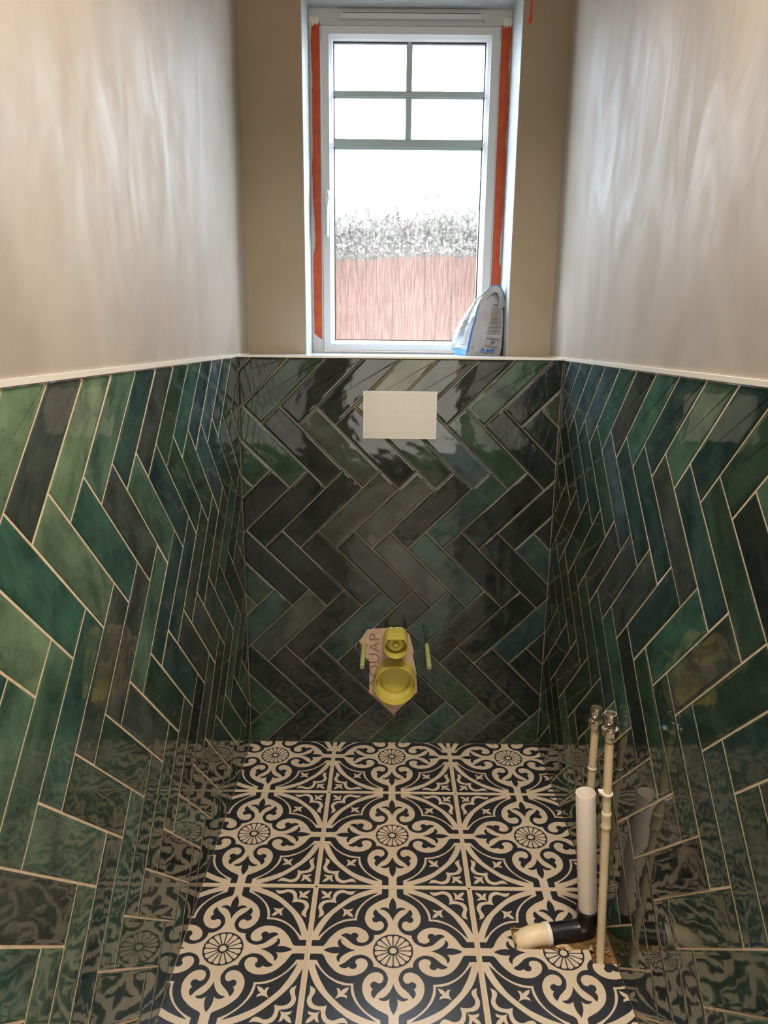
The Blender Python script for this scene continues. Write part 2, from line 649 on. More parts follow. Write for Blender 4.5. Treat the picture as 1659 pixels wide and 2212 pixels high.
def herring(wall, u0, z0, pitch, umin, umax, zmin, zmax, to_world, pick, holes=()):
    W = pitch*R2
    hx, hy = (LT-GAP)/2, (W-GAP)/2
    full = tile_mesh([(-hx, -hy), (hx, -hy), (hx, hy), (-hx, hy)])
    count = 0
    k0, k1 = int((umin-u0)/pitch)-4, int((umax-u0)/pitch)+4
    for row in range(-5, 4):
        for k in range(k0, k1+1):
            A = Vector((u0+k*pitch, z0+row*PER))
            for typ in (0, 1):
                if typ == 0:     # rising tile
                    c = A + Vector((R2, R2))*(LT/2) + Vector((R2, -R2))*(W/2)
                    dx = Vector((R2, R2))
                else:            # falling tile
                    c = A - Vector((R2, R2))*(W/2) + Vector((R2, -R2))*(LT/2)
                    dx = Vector((R2, -R2))
                dy = Vector((-dx.y, dx.x))
                rect = [(-hx, -hy), (hx, -hy), (hx, hy), (-hx, hy)]
                poly = rect
                for nx, nz, d in ((1, 0, umax), (-1, 0, -umin), (0, 1, zmax), (0, -1, -zmin)):
                    ln = (nx*dx.x+nz*dx.y, nx*dy.x+nz*dy.y)
                    poly = clip_half(poly, ln[0], ln[1], d-(nx*c.x+nz*c.y))
                    if len(poly) < 3:
                        break
                if len(poly) < 3 or abs(parea(poly)) < 6e-5:
                    continue
                outs = [poly]
                if holes:
                    loc = [[((x-c.x)*dx.x+(z-c.y)*dx.y, (x-c.x)*dy.x+(z-c.y)*dy.y) for x, z in h] for h in holes]
                    outs = subtract(poly, loc)
                    if outs != [poly]:
                        outs = merge(outs)
                for po in outs:
                    if abs(parea(po)) < 6e-5:
                        continue
                    is_full = (po is poly) and len(poly) == 4 and abs(parea(poly)-4*hx*hy) < 1e-7
                    # drop points that nearly coincide
                    if not is_full:
                        q = [p for i, p in enumerate(po) if (Vector(p)-Vector(po[i-1])).length > 4e-4]
                        if len(q) < 3:
                            continue
                        po = q
                    me = full if is_full else tile_mesh(po)
                    o = link('wall_tile', me, wall)
                    o.matrix_world = to_world(c, dx, dy) @ Matrix.Rotation(random.gauss(0, 0.0022), 4, 'X') @ Matrix.Rotation(random.gauss(0, 0.0012), 4, 'Y') @ Matrix.Translation((0, 0, random.uniform(-0.0003, 0.0002)))
                    o.color = pick(row, k, typ)
                    count += 1
    return count


def make_world(origin, U, Nrm):
    Z = Vector((0, 0, 1))

    def tw(c, dx, dy):
        o = Vector(origin) + U*c.x + Z*c.y
        X = U*dx.x + Z*dx.y
        Y = U*dy.x + Z*dy.y
        return Matrix(((X.x, Y.x, Nrm.x, o.x), (X.y, Y.y, Nrm.y, o.y), (X.z, Y.z, Nrm.z, o.z), (0, 0, 0, 1)))
    return tw


def picker(weights, manual, jitter=0.10):
    keys = list(weights)
    w = [weights[k] for k in keys]

    def f(row, k, typ):
        code = manual.get((row, k, typ)) or random.choices(keys, w)[0]
        c = PAL[code]
        j = 1+random.uniform(-jitter, jitter)
        return (c[0]*j, c[1]*j*(1+random.uniform(-.04, .04)), c[2]*j, 1)
    return f


WT = dict(b=1.5, c=1.5, d=3, e=4, f=5, g=0.6, i=3)
# glaze and painted sheen of the tiles that stand out: (row, column, leaning) -> palette
LEFT = {(0,-9,0): 'a', (0,-8,0): 'a', (0,-7,0): 'e', (0,-6,0): 'a', (0,-5,0): 'b', (0,-4,0): 'd', (0,-3,0): 'e', (0,-2,0): 'f', (0,-1,0): 'c', (0,0,0): 'g', (0,1,0): 'g', (0,2,0): 'd', (0,3,0): 'f', (0,-8,1): 'a', (0,-7,1): 'c', (0,-6,1): 'a', (0,-5,1): 'c', (0,-4,1): 'e', (0,-3,1): 'b', (0,-2,1): 'd', (0,-1,1): 'f', (0,0,1): 'f', (0,1,1): 'g', (0,2,1): 'd', (-1,-6,0): 'e', (-1,-5,0): 'e', (-1,-4,0): 'b', (-1,-3,0): 'd', (-1,-2,0): 'd', (-1,-1,0): 'e', (-1,0,0): 'f', (-1,1,0): 'e', (-1,-7,0): 'c', (-1,-8,0): 'b', (-1,-9,0): 'b', (-1,-1,1): 'e', (-1,-2,1): 'd', (-1,-3,1): 'f', (-1,-4,1): 'e', (-1,-5,1): 'f', (-1,-6,1): 'f', (-1,-7,1): 'b', (-1,-8,1): 'e', (-1,-9,1): 'c', (-2,-9,0): 'b', (-2,-8,0): 'b', (-2,-7,0): 'd', (-2,-6,0): 'c', (-2,-5,0): 'd', (-2,-4,0): 'f', (-2,-3,0): 'e', (-2,-2,0): 'i', (-2,-5,1): 'f', (-2,-6,1): 'f', (-2,-4,1): 'e', (-2,-3,1): 'i'}
RIGHT = {(0,-5,0): 'g', (0,-4,0): 'g', (0,-3,0): 'g', (0,-2,0): 'g', (0,-1,0): 'c', (0,0,0): 'e', (0,1,0): 'c', (0,2,0): 'd', (0,3,0): 'b', (0,4,0): 'd', (0,5,0): 'f', (0,6,0): 'b', (0,-4,1): 'd', (0,-3,1): 'd', (0,-2,1): 'd', (0,-1,1): 'f', (0,0,1): 'g', (0,1,1): 'd', (0,2,1): 'd', (0,3,1): 'e', (0,4,1): 'd', (0,5,1): 'f', (0,6,1): 'i', (-1,-3,0): 'f', (-1,-2,0): 'f', (-1,-1,0): 'e', (-1,0,0): 'e', (-1,1,0): 'e', (-1,2,0): 'd', (-1,3,0): 'c', (-1,4,0): 'e', (-1,5,0): 'f', (-1,6,0): 'd', (-1,2,1): 'i', (-1,3,1): 'f', (-1,4,1): 'f', (-1,5,1): 'd', (-1,6,1): 'd', (-1,7,1): 'f', (-2,3,0): 'e', (-2,4,0): 'i', (-2,5,0): 'f', (-2,6,0): 'f', (-2,3,1): 'e', (-2,4,1): 'i'}
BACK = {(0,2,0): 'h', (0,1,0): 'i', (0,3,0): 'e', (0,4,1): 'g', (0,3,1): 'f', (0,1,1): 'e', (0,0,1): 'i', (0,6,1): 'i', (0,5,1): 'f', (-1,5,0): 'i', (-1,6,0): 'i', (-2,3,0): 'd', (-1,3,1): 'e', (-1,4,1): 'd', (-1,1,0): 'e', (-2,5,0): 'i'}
WB = dict(d=0.8, e=1.2, f=1.3, i=6)  # mostly near-black mix, puts the back wall's shade into the tile colours
herring(wall_left, -0.4878, 0.9890, 0.0996, -2.0, -0.001, 0.001, ZT-0.0003, make_world((WL, 0, 0), Vector((0, 1, 0)), Vector((1, 0, 0))), picker(WT, LEFT))
herring(wall_right, 0.4440, 0.9900, 0.0983, 0.001, 2.0, 0.001, ZT-0.0003, make_world((WR, 0, 0), Vector((0, -1, 0)), Vector((-1, 0, 0))), picker(WT, RIGHT))
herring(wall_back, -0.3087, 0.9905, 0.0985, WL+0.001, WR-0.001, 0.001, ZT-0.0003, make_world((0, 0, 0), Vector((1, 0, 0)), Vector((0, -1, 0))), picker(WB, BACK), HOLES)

# ------------------------------------------------------------------ edge trims and ledge
box_trim = lambda n, *a: struct(box(n, *a, M['trim'], None, 0.0012))
box_trim('trim_1', WL-0.004, WL+0.0022, YR, LED, ZT, ZT+0.0075)
box_trim('trim_2', WR-0.0022, WR+0.004, YR, LED, ZT, ZT+0.0075)
box_trim('trim_3', WL+0.004, WR-0.004, -0.003, 0.004, ZT, ZS+0.0005)
# slabs of the ledge and sill, thin joints between them
xs = [WL, -0.268, 0.226, WR]
for i in range(3):
    box('ledge_tile', xs[i]+0.0006, xs[i+1]-0.0006, 0.0042, LED-0.001 if i != 1 else YW, ZT-0.003, ZS, M['sill'], wall_back, 0.0008)
box('ledge_tile', 0.2266, RX1-0.003, LED-0.0008, YW, ZT-0.003, ZS, M['sill'], wall_back, 0.0008)

# ------------------------------------------------------------------ patterned floor tiles
C1 = [(0.225, 0.225, 1), (0.187, 0.227), (0.131, 0.25), (0.087, 0.295), (0.061, 0.358), (0.063, 0.407), (0.084, 0.468), (0.126, 0.515), (0.172, 0.562), (0.202, 0.608), (0.215, 0.626, 1), (0.237, 0.596), (0.246, 0.561), (0.239, 0.528), (0.224, 0.508, 1), (0.243, 0.495), (0.256, 0.465), (0.248, 0.435), (0.224, 0.418), (0.197, 0.417), (0.173, 0.436, 1), (0.138, 0.431), (0.115, 0.4), (0.111, 0.357), (0.13, 0.316), (0.168, 0.295), (0.207, 0.293), (0.255, 0.311), (0.297, 0.348), (0.332, 0.409), (0.345, 0.47), (0.342, 0.53), (0.326, 0.589), (0.295, 0.648), (0.246, 0.7), (0.182, 0.752), (0.12, 0.787), (0.078, 0.809), (0.06, 0.826), (0.054, 0.848, 1), (0.054, 0.978, 1)]
FL = [(0, 0.439, 1), (0.014, 0.487), (0.04, 0.54), (0.077, 0.587), (0.118, 0.616), (0.165, 0.622, 1), (0.144, 0.647), (0.112, 0.657), (0.081, 0.654), (0.055, 0.64), (0.042, 0.628, 1), (0.046, 0.663), (0.043, 0.715), (0.028, 0.766), (0, 0.819, 1)]
BAND = [(0.444, 0.444, 1), (0.441, 0.51), (0.423, 0.587), (0.393, 0.658), (0.343, 0.733), (0.267, 0.807), (0.194, 0.855), (0.140, 0.882, 1), (0.140, 0.976, 1)]
LOW = [(0.232, 0.976, 1), (0.3, 0.949), (0.4, 0.908), (0.492, 0.857), (0.57, 0.797), (0.640, 0.735)]
HOLE = [(0.472, 0.472, 1), (0.465, 0.551), (0.439, 0.628), (0.39, 0.709), (0.319, 0.789), (0.251, 0.845), (0.183, 0.902, 1), (0.265, 0.878), (0.368, 0.835), (0.463, 0.785), (0.56, 0.721)]
FM = [(0.490, 0.490, 1), (0.511, 0.543), (0.546, 0.579, 1), (0.514, 0.594), (0.504, 0.632, 1), (0.542, 0.613), (0.59, 0.614), (0.640, 0.640, 1)]
YB = [(0.716, 0.716, 1), (0.727, 0.769), (0.724, 0.82), (0.702, 0.864), (0.661, 0.888), (0.621, 0.887), (0.577, 0.866), (0.533, 0.860), (0.503, 0.882), (0.478, 0.928, 1), (0.525, 0.916), (0.584, 0.922), (0.640, 0.940), (0.694, 0.933), (0.738, 0.904), (0.763, 0.857), (0.770, 0.816), (0.778, 0.778, 1)]
FC = [(0.786, 0.786, 1), (0.825, 0.803), (0.872, 0.799), (0.916, 0.784, 1), (0.902, 0.822), (0.868, 0.836, 1), (0.90, 0.865), (0.918, 0.895), (0.927, 0.927, 1)]


def dedupe(p):
    out_ = []
    for q in p:
        if not out_ or (Vector(q)-Vector(out_[-1])).length > 1e-4:
            out_.append((q[0], q[1]))
    if (Vector(out_[0])-Vector(out_[-1])).length < 1e-4:
        out_.pop()
    return out_


def diag_sym(path):
    s_ = [(p[0], p[1]) for p in path]
    return s_ + [(b, a) for a, b in reversed(s_)]


PT = 0.334
shapes = []      # (layer, material, outline)
half = [(p[0], p[1]) for p in smooth_path(C1)]
arm = half + [(-a, b) for a, b in reversed(half)]
loop = []
for q in range(4):
    for a, b in arm:
        for _ in range(q):
            a, b = -b, a
        loop.append((a, b))
shapes.append((2, 0, loop))
quad = []
fh = [(p[0], p[1]) for p in smooth_path(FL)]
quad.append((3, 1, fh + [(-a, b) for a, b in reversed(fh)]))
lowfull = LOW + [(b, a) + tuple(x) for a, b, *x in reversed(LOW)]
lf = [(p[0], p[1]) for p in smooth_path(lowfull)]
bo = [(p[0], p[1]) for p in smooth_path(BAND)]
quad.append((2, 0, bo + lf + [(b, a) for a, b in reversed(bo)]))
hfull = HOLE + [(b, a) + tuple(x) for a, b, *x in reversed(HOLE[1:])] + [(0.472, 0.472, 1)]
quad.append((3, 1, [(p[0], p[1]) for p in smooth_path(hfull)]))
quad.append((4, 0, diag_sym(smooth_path(FM))))
quad.append((2, 0, diag_sym(smooth_path(YB))))
quad.append((2, 0, diag_sym(smooth_path(FC))))
for lay, mi, sh in quad:
    for q in range(4):
        o_ = []
        for a, b in sh:
            for _ in range(q):
                a, b = -b, a
            o_.append((a, b))
        shapes.append((lay, mi, o_))
circ = lambda r_, n_: [(r_*math.cos(2*math.pi*k/n_), r_*math.sin(2*math.pi*k/n_)) for k in range(n_)]
shapes.append((3, 1, circ(0.237, 64)))
shapes.append((4, 0, circ(0.041, 24)))
for k in range(16):
    th = 2*math.pi*(k+0.5)/16
    pet = []
    for r_, w in ((0.066, 0.0058), (0.19, 0.0305), (0.205, 0.0285), (0.214, 0.0205), (0.217, 0.010)):
        pet.append((r_, w))
    pl = [(r_, -w) for r_, w in pet] + [(r_, w) for r_, w in reversed(pet)]
    shapes.append((4, 0, [(r_*math.cos(th)-w*math.sin(th), r_*math.sin(th)+w*math.cos(th)) for r_, w in pl]))
shapes.append((1, 1, [(-0.967, -0.967), (0.967, -0.967), (0.967, 0.967), (-0.967, 0.967)]))

bmT = bmesh.new()
hh = (PT/2-0.0014)
add_box(bmT, -hh, hh, -hh, hh, -0.010, 0.0, 0)
bmesh.ops.bevel(bmT, geom=[e for e in bmT.edges if all(v.co.z > -0.001 for v in e.verts)], offset=0.0009, segments=1, affect='EDGES')
for lay, mi, outl in shapes:
    outl = dedupe(outl)
    vv = [bmT.verts.new((a*PT/2, b*PT/2, lay*0.00009)) for a, b in outl]
    for tri in tessellate_polygon([[Vector((a, b, 0)) for a, b in outl]]):
        try:
            f = bmT.faces.new([vv[i] for i in tri])
        except ValueError:
            continue
        f.normal_update()
        if f.normal.z < 0:
            f.normal_flip()
        f.material_index = mi

YA = -0.240
NOTCH = [(0.2400, 0.60, -0.7325, -0.6730), (0.3860, 0.60, -0.7640, -0.7325)]
full_me = None
for r_ in range(7):
    for c_ in (-1, 0, 1):
        cx, cy = c_*PT, YA+PT/2-r_*PT
        bx = bmT.copy()
        cut = False
        for axis, lim, sg in ((0, WL+0.0008-cx, -1), (0, WR-0.0008-cx, 1), (1, -0.0008-cy, 1), (1, YR-cy, -1)):
            half_ = hh
            if (sg > 0 and half_ > lim) or (sg < 0 and -half_ < lim):
                no = Vector((0, 0, 0))
                no[axis] = sg
                co = Vector((0, 0, 0))
                co[axis] = lim
                bmesh.ops.bisect_plane(bx, geom=bx.verts[:]+bx.edges[:]+bx.faces[:], plane_co=co, plane_no=no, clear_outer=True)
                cut = True
        for x0, x1, y0, y1 in NOTCH:
            if x0 < cx+hh and x1 > cx-hh and y0 < cy+hh and y1 > cy-hh:
                for axis, lim in ((0, x0-cx), (1, y0-cy), (1, y1-cy)):
                    no = Vector((0, 0, 0))
                    no[axis] = 1
                    co = Vector((0, 0, 0))
                    co[axis] = lim
                    bmesh.ops.bisect_plane(bx, geom=bx.verts[:]+bx.edges[:]+bx.faces[:], plane_co=co, plane_no=no)
                dele = [f for f in bx.faces if x0-cx < f.calc_center_median().x < x1-cx and y0-cy < f.calc_center_median().y < y1-cy]
                bmesh.ops.delete(bx, geom=dele, context='FACES')
                cut = True
        if not bx.faces:
            bx.free()
            continue
        if cut or full_me is None:
            me = bpy.data.meshes.new('floor_tile')
            bx.to_mesh(me)
            me.materials.append(M['fcream'])
            me.materials.append(M['fblack'])
            if not cut:
                full_me = me
        else:
            me = full_me
        bx.free()
        o = link('floor_tile', me, floor)
        o.location = (cx, cy, random.uniform(-0.0002, 0.0002))
bmT.free()
bm = bmesh.new()
for c_ in (-0.5, 0.5):
    add_box(bm, c_*PT-0.002, c_*PT+0.002, YR, 0, -0.013, -0.0007)
for r_ in range(7):
    y = YA-r_*PT
    add_box(bm, WL, WR, y-0.002, y+0.002, -0.013, -0.0007)
bm_obj('floor_grout', bm, M['floor_grout'], floor)

# broken edge of the floor opening: scraps of adhesive and subfloor
bm = bmesh.new()
rr = random.Random(5)
for i in range(60):
    if i < 34:
        x, y = rr.uniform(0.33, 0.43), rr.uniform(-0.755, -0.715)
    else:
        x, y = rr.uniform(0.24, 0.43), rr.choice((-0.731, -0.675)) + rr.uniform(-0.002, 0.004)
    s = rr.uniform(0.002, 0.0065)
    z = -0.012 + rr.uniform(0, 0.006)
    vs_ = [bm.verts.new((x+rr.uniform(-s, s), y+rr.uniform(-s, s), z+rr.uniform(0, s))) for _ in range(5)]
    bmesh.ops.convex_hull(bm, input=vs_)
o = bm_obj('adhesive_scraps', bm, M['crumb'], floor)
o['kind'] = 'stuff'
bm = bmesh.new()
for (x0, y0, x1, y1, h) in ((0.318, -0.7315, 0.352, -0.720, 0.004), (0.334, -0.738, 0.360, -0.726, 0.003), (0.241, -0.728, 0.250, -0.690, 0.003)):
    n_ = 6
    ring = [bm.verts.new(((x0+x1)/2+(x1-x0)/2*math.cos(a)*rr.uniform(0.6, 1.1), (y0+y1)/2+(y1-y0)/2*math.sin(a)*rr.uniform(0.6, 1.1), rr.uniform(0, h))) for a in [k*2*math.pi/n_ for k in range(n_)]]
    top = bm.verts.new(((x0+x1)/2, (y0+y1)/2, h*1.6))
    low_ = bm.verts.new(((x0+x1)/2, (y0+y1)/2, -0.008))
    for k in range(n_):
        bm.faces.new((ring[k], ring[(k+1) % n_], top))
        bm.faces.new((ring[(k+1) % n_], ring[k], low_))
bm_obj('broken_edge', bm, M['crumb'], floor)

# ------------------------------------------------------------------ window
bm = bmesh.new()
FY0, FY1 = YW, YW+0.07
SX0, SX1, SZ0, SZ1 = -0.2195, 0.2775, 1.1285, 2.0035
add_box(bm, RX0+0.0005, SX0-0.003, FY0, FY1, ZS, RZ1-0.0005)
add_box(bm, SX1+0.003, RX1-0.0005, FY0, FY1, ZS, RZ1-0.0005)
add_box(bm, SX0-0.003, SX1+0.003, FY0, FY1, SZ1+0.003, RZ1-0.0005)
add_box(bm, SX0-0.003, SX1+0.003, FY0, FY1, ZS, SZ0-0.003)
window = struct(bm_obj('window_1', bm, M['upvc'], None, bevel=0.0015))
# fine bead between frame and sash
bm = bmesh.new()
for x0, x1, z0, z1 in ((SX0-0.0040, SX0-0.0008, SZ0-0.004, SZ1+0.006), (SX1+0.0008, SX1+0.0036, SZ0-0.004, SZ1+0.006), (SX0-0.0040, SX1+0.0036, SZ1+0.003, SZ1+0.0075), (SX0-0.0040, SX1+0.0036, SZ0-0.0065, SZ0-0.0025)):
    add_box(bm, x0, x1, FY0-0.004, FY0+0.002, z0, z1)
bm_obj('frame_bead', bm, M['upvc'], window, bevel=0.0008)
# sash members, mitred
GX0, GX1, GZ0, GZ1 = -0.1872, 0.2425, 1.1585, 1.9725
ox = [(SX0, SZ0), (SX1, SZ0), (SX1, SZ1), (SX0, SZ1)]
ix = [(GX0, GZ0), (GX1, GZ0), (GX1, GZ1), (GX0, GZ1)]
for i, nm in enumerate(('sash_bottom_rail', 'sash_stile', 'sash_top_rail', 'sash_stile')):
    j = (i+1) % 4
    bm = bmesh.new()
    prof = []
    # section from outer edge to glass: flat face, then chamfered glazing bead
    for t, y in ((0.0, YW+0.06), (0.0, YW-0.008), (0.04, YW-0.012), (0.66, YW-0.012), (0.70, YW-0.010), (0.92, YW-0.001), (1.0, YW+0.008), (1.0, YW+0.06)):
        prof.append((t, y))
    ringA = [bm.verts.new((ox[i][0]+(ix[i][0]-ox[i][0])*t, y, ox[i][1]+(ix[i][1]-ox[i][1])*t)) for t, y in prof]
    ringB = [bm.verts.new((ox[j][0]+(ix[j][0]-ox[j][0])*t, y, ox[j][1]+(ix[j][1]-ox[j][1])*t)) for t, y in prof]
    n_ = len(prof)
    for k in range(n_):
        bm.faces.new((ringA[k], ringA[(k+1) % n_], ringB[(k+1) % n_], ringB[k]))
    bm.faces.new(ringA)
    bm.faces.new(ringB[::-1])
    # tiny gap at the mitres
    bmesh.ops.scale(bm, vec=(0.9990, 1, 0.9995), verts=bm.verts, space=Matrix.Translation((-0.03, 0, -1.565)))
    bm_obj(nm, bm, M['upvc'], window)
bm = bmesh.new()
for x0, x1, z0, z1 in ((GX0-0.001, GX0+0.003, GZ0, GZ1), (GX1-0.003, GX1+0.001, GZ0, GZ1), (GX0, GX1, GZ1-0.004, GZ1), (GX0, GX1, GZ0, GZ0+0.003)):
    add_box(bm, x0, x1, YW+0.012, YW+0.022, z0, z1)
bm_obj('glazing_gasket', bm, M['gasket'], window)
box('glass_pane', GX0-0.004, GX1+0.004, YW+0.020, YW+0.024, GZ0-0.004, GZ1+0.004, M['glass'], window)
# astragal bars on the pane
def glazing_bar(x0, x1, z0, z1, horizontal):
    bm = bmesh.new()
    add_box(bm, x0, x1, YW+0.0150, YW+0.0195, z0, z1)
    if horizontal:
        w = (z1-z0)*0.2
        add_box(bm, x0, x1, YW+0.0115, YW+0.0152, z0+w, z1-w)
    else:
        w = (x1-x0)*0.2
        add_box(bm, x0+w, x1-w, YW+0.0115, YW+0.0152, z0, z1)
    return bm_obj('glazing_bar', bm, M['bar'], window, bevel=0.0008)


glazing_bar(GX0, GX1, 1.830, 1.8495, True)
glazing_bar(GX0, GX1, 1.6965, 1.7245, True)
glazing_bar(0.0190, 0.0360, 1.8495, GZ1, False)
glazing_bar(0.0190, 0.0360, 1.7245, 1.830, False)
# trickle vent in the head
bm = bmesh.new()
add_box(bm, -0.166, 0.226, YW-0.014, YW+0.001, 2.0205, 2.0365)
vent = bm_obj('trickle_vent', bm, M['upvc'], window, bevel=0.003)
bm = bmesh.new()
for x0, x1 in ((-0.174, -0.167), (0.227, 0.234)):
    add_box(bm, x0, x1, YW-0.009, YW+0.001, 2.0195, 2.0345)
bm_obj('vent_end_cap', bm, M['upvc'], vent, bevel=0.002)
box('vent_shadow_line', -0.160, 0.220, YW-0.0145, YW-0.0138, 2.0330, 2.0345, M['gasket'], vent)  # dark strip painted as the shadow line along the vent's top
# smears of filler over the top corners of the frame
for x0, x1, zs, sd in ((-0.2535, -0.2262, 2.004, 1), (0.2855, 0.3105, 2.002, 2)):
    q = random.Random(sd)
    bm = bmesh.new()
    top_, low_ = [], []
    for i in range(11):
        x = x0+(x1-x0)*i/10
        top_.append(bm.verts.new((x, YW-0.0032, 2.0285+q.uniform(-0.004, 0.002))))
        low_.append(bm.verts.new((x, YW-0.0032, zs+0.010*(0.5+0.5*math.cos(i*1.9+sd))+q.uniform(-0.002, 0.002))))
    for i in range(10):
        bm.faces.new((low_[i], low_[i+1], top_[i+1], top_[i]))
    bm.normal_update()
    bmesh.ops.solidify(bm, geom=bm.faces[:], thickness=0.0008)
    bm_obj('filler_smear', bm, M['trim'], window)
# lever handle with key lock on the left stile
bm = bmesh.new()
hx_ = -0.2055
prof = [(1.4535, 0.0045), (1.458, 0.0052), (1.50, 0.0055), (1.535, 0.0066), (1.548, 0.0095), (1.560, 0.0105), (1.571, 0.0095), (1.578, 0.0055)]
rings = []
for z, w in prof:
    yb = YW-0.012
    d = 0.018 if z > 1.54 else 0.024
    rings.append([bm.verts.new((hx_+w*a, yb-d*b, z)) for a, b in ((-1, 0.35), (-0.85, 0.8), (-0.4, 1.0), (0.4, 1.0), (0.85, 0.8), (1, 0.35), (0.7, 0.22), (-0.7, 0.22))])
for a, b in zip(rings, rings[1:]):
    for k in range(8):
        bm.faces.new((a[k], a[(k+1) % 8], b[(k+1) % 8], b[k]))
bm.faces.new(rings[0][::-1])
bm.faces.new(rings[-1])
add_box(bm, hx_-0.008, hx_+0.008, YW-0.0175, YW-0.0115, 1.532, 1.572)
handle = bm_obj('window_handle', bm, M['upvc'], window, smooth=True)
bm = bmesh.new()
lathe(bm, (hx_, YW-0.0290, 1.5555), (0, -1, 0), [(0.0046, -0.004), (0.0046, 0.0012), (0.0038, 0.0014)], 20)
lock = bm_obj('key_lock', bm, M['chrome'], handle)

# ------------------------------------------------------------------ orange masking tape


def tape(name, pts_l, pts_r, y, mt, label):
    """ragged strip between two edge polylines ((x, z) lists of equal length), with thickness"""
    bm = bmesh.new()
    fr = [[bm.verts.new((x, y, z)) for x, z in pts_l], [bm.verts.new((x, y, z)) for x, z in pts_r]]
    bk = [[bm.verts.new((x, y+0.0009, z)) for x, z in pts_l], [bm.verts.new((x, y+0.0009, z)) for x, z in pts_r]]
    n_ = len(pts_l)
    for i in range(n_-1):
        bm.faces.new((fr[0][i], fr[1][i], fr[1][i+1], fr[0][i+1]))
        bm.faces.new((bk[0][i], bk[0][i+1], bk[1][i+1], bk[1][i]))
        bm.faces.new((fr[0][i], fr[0][i+1], bk[0][i+1], bk[0][i]))
        bm.faces.new((fr[1][i+1], fr[1][i], bk[1][i], bk[1][i+1]))
    bm.faces.new((fr[0][0], bk[0][0], bk[1][0], fr[1][0]))
    bm.faces.new((fr[0][-1], fr[1][-1], bk[1][-1], bk[0][-1]))
    o = bm_obj(name, bm, mt)
    return thing(o, label, 'tape')


def rag(prof, n_, amp, seed):
    """resample an edge profile [(z, x)] with torn wobble"""
    q = random.Random(seed)
    z0, z1 = prof[0][0], prof[-1][0]
    out_ = []
    for i in range(n_):
        z = z0+(z1-z0)*i/(n_-1)
        for (za, xa), (zb, xb) in zip(prof, prof[1:]):
            if min(za, zb)-1e-9 <= z <= max(za, zb)+1e-9:
                x = xa+(xb-xa)*(z-za)/(zb-za)
                break
        out_.append((x+q.uniform(-amp, amp), z))
    return out_


nn = 70
l_ = rag([(1.178, -0.2485), (1.40, -0.2490), (1.43, -0.2430), (1.50, -0.2435), (1.56, -0.2480), (1.66, -0.2490), (1.70, -0.2465), (1.80, -0.2475), (1.88, -0.2455), (1.95, -0.2485), (1.99, -0.2480), (2.010, -0.2440), (2.016, -0.2330)], nn, 0.0007, 3)
r_ = rag([(1.1600, -0.2252), (1.40, -0.2245), (1.70, -0.2240), (2.018, -0.2238)], nn, 0.0001, 4)
tape('masking_tape', l_, r_, YW-0.0012, M['tape'], 'orange masking tape strip down the left window jamb beside the handle')
l_ = rag([(1.165, 0.2822), (1.745, 0.2822), (1.752, 0.2808), (2.010, 0.2812)], nn, 0.0001, 5)
r_ = rag([(1.165, 0.3080), (1.375, 0.3090), (1.385, 0.3040), (1.45, 0.3040), (1.52, 0.3090), (1.58, 0.3080), (1.66, 0.3095), (1.73, 0.3065), (1.78, 0.3088), (1.86, 0.3085), (1.91, 0.3050), (1.95, 0.3075), (1.99, 0.3094), (2.012, 0.3098)], nn, 0.0008, 6)
tape('masking_tape', l_, r_, YW-0.0012, M['tape'], 'orange masking tape strip down the right window jamb behind the bag')
# short scrap of tape hanging at the top of the wall right of the window
bm = bmesh.new()
spine = [(0.3290, 2.030), (0.3296, 2.000), (0.3300, 1.985), (0.3299, 1.968), (0.3288, 1.956), (0.3272, 1.948)]
wid = [0.0024, 0.0022, 0.0024, 0.0032, 0.0044, 0.0024]
rows_ = []
for (x, z), w in zip(spine, wid):
    rows_.append([bm.verts.new((x+a*w, LED-0.0012-(1-a*a)*0.0015, z)) for a in (-1, -0.5, 0, 0.5, 1)])
for a, b in zip(rows_, rows_[1:]):
    for k in range(4):
        bm.faces.new((a[k], a[k+1], b[k+1], b[k]))
g = bmesh.ops.extrude_face_region(bm, geom=bm.faces[:])
for v in g['geom']:
    if isinstance(v, bmesh.types.BMVert):
        v.co.y = LED-0.0002
thing(bm_obj('tape_scrap', bm, M['tape2'], smooth=True), 'short red-orange tape scrap hanging on the wall at the top right of the window', 'tape')

# ------------------------------------------------------------------ flush plate
t = empty('flush_plate', (0.0095, 0, 0.970))
px0, px1, pz0, pz1 = -0.0872, 0.1062, 0.9080, 1.0325
bm = bmesh.new()
add_box(bm, px0, px1, -0.0105, -0.0002, pz0, pz1)
keep(bm_obj('plate_body', bm, M['white'], bevel=0.0016), t)
bm = bmesh.new()
wcell, hcell = (px1-px0-0.006)/4, (pz1-pz0-0.006)/2
for i in range(4):
    for j in range(2):
        add_box(bm, px0+0.003+i*wcell+0.0018, px0+0.003+(i+1)*wcell-0.0018, -0.01075, -0.0100, pz0+0.003+j*hcell+0.0018, pz0+0.003+(j+1)*hcell-0.0018)
keep(bm_obj('film_squares', bm, mat('plate_film', srgb(205, 199, 188), 0.2), None), t)
thing(t, 'white rectangular flush plate fixed high on the dark tiled back wall', 'flush plate')

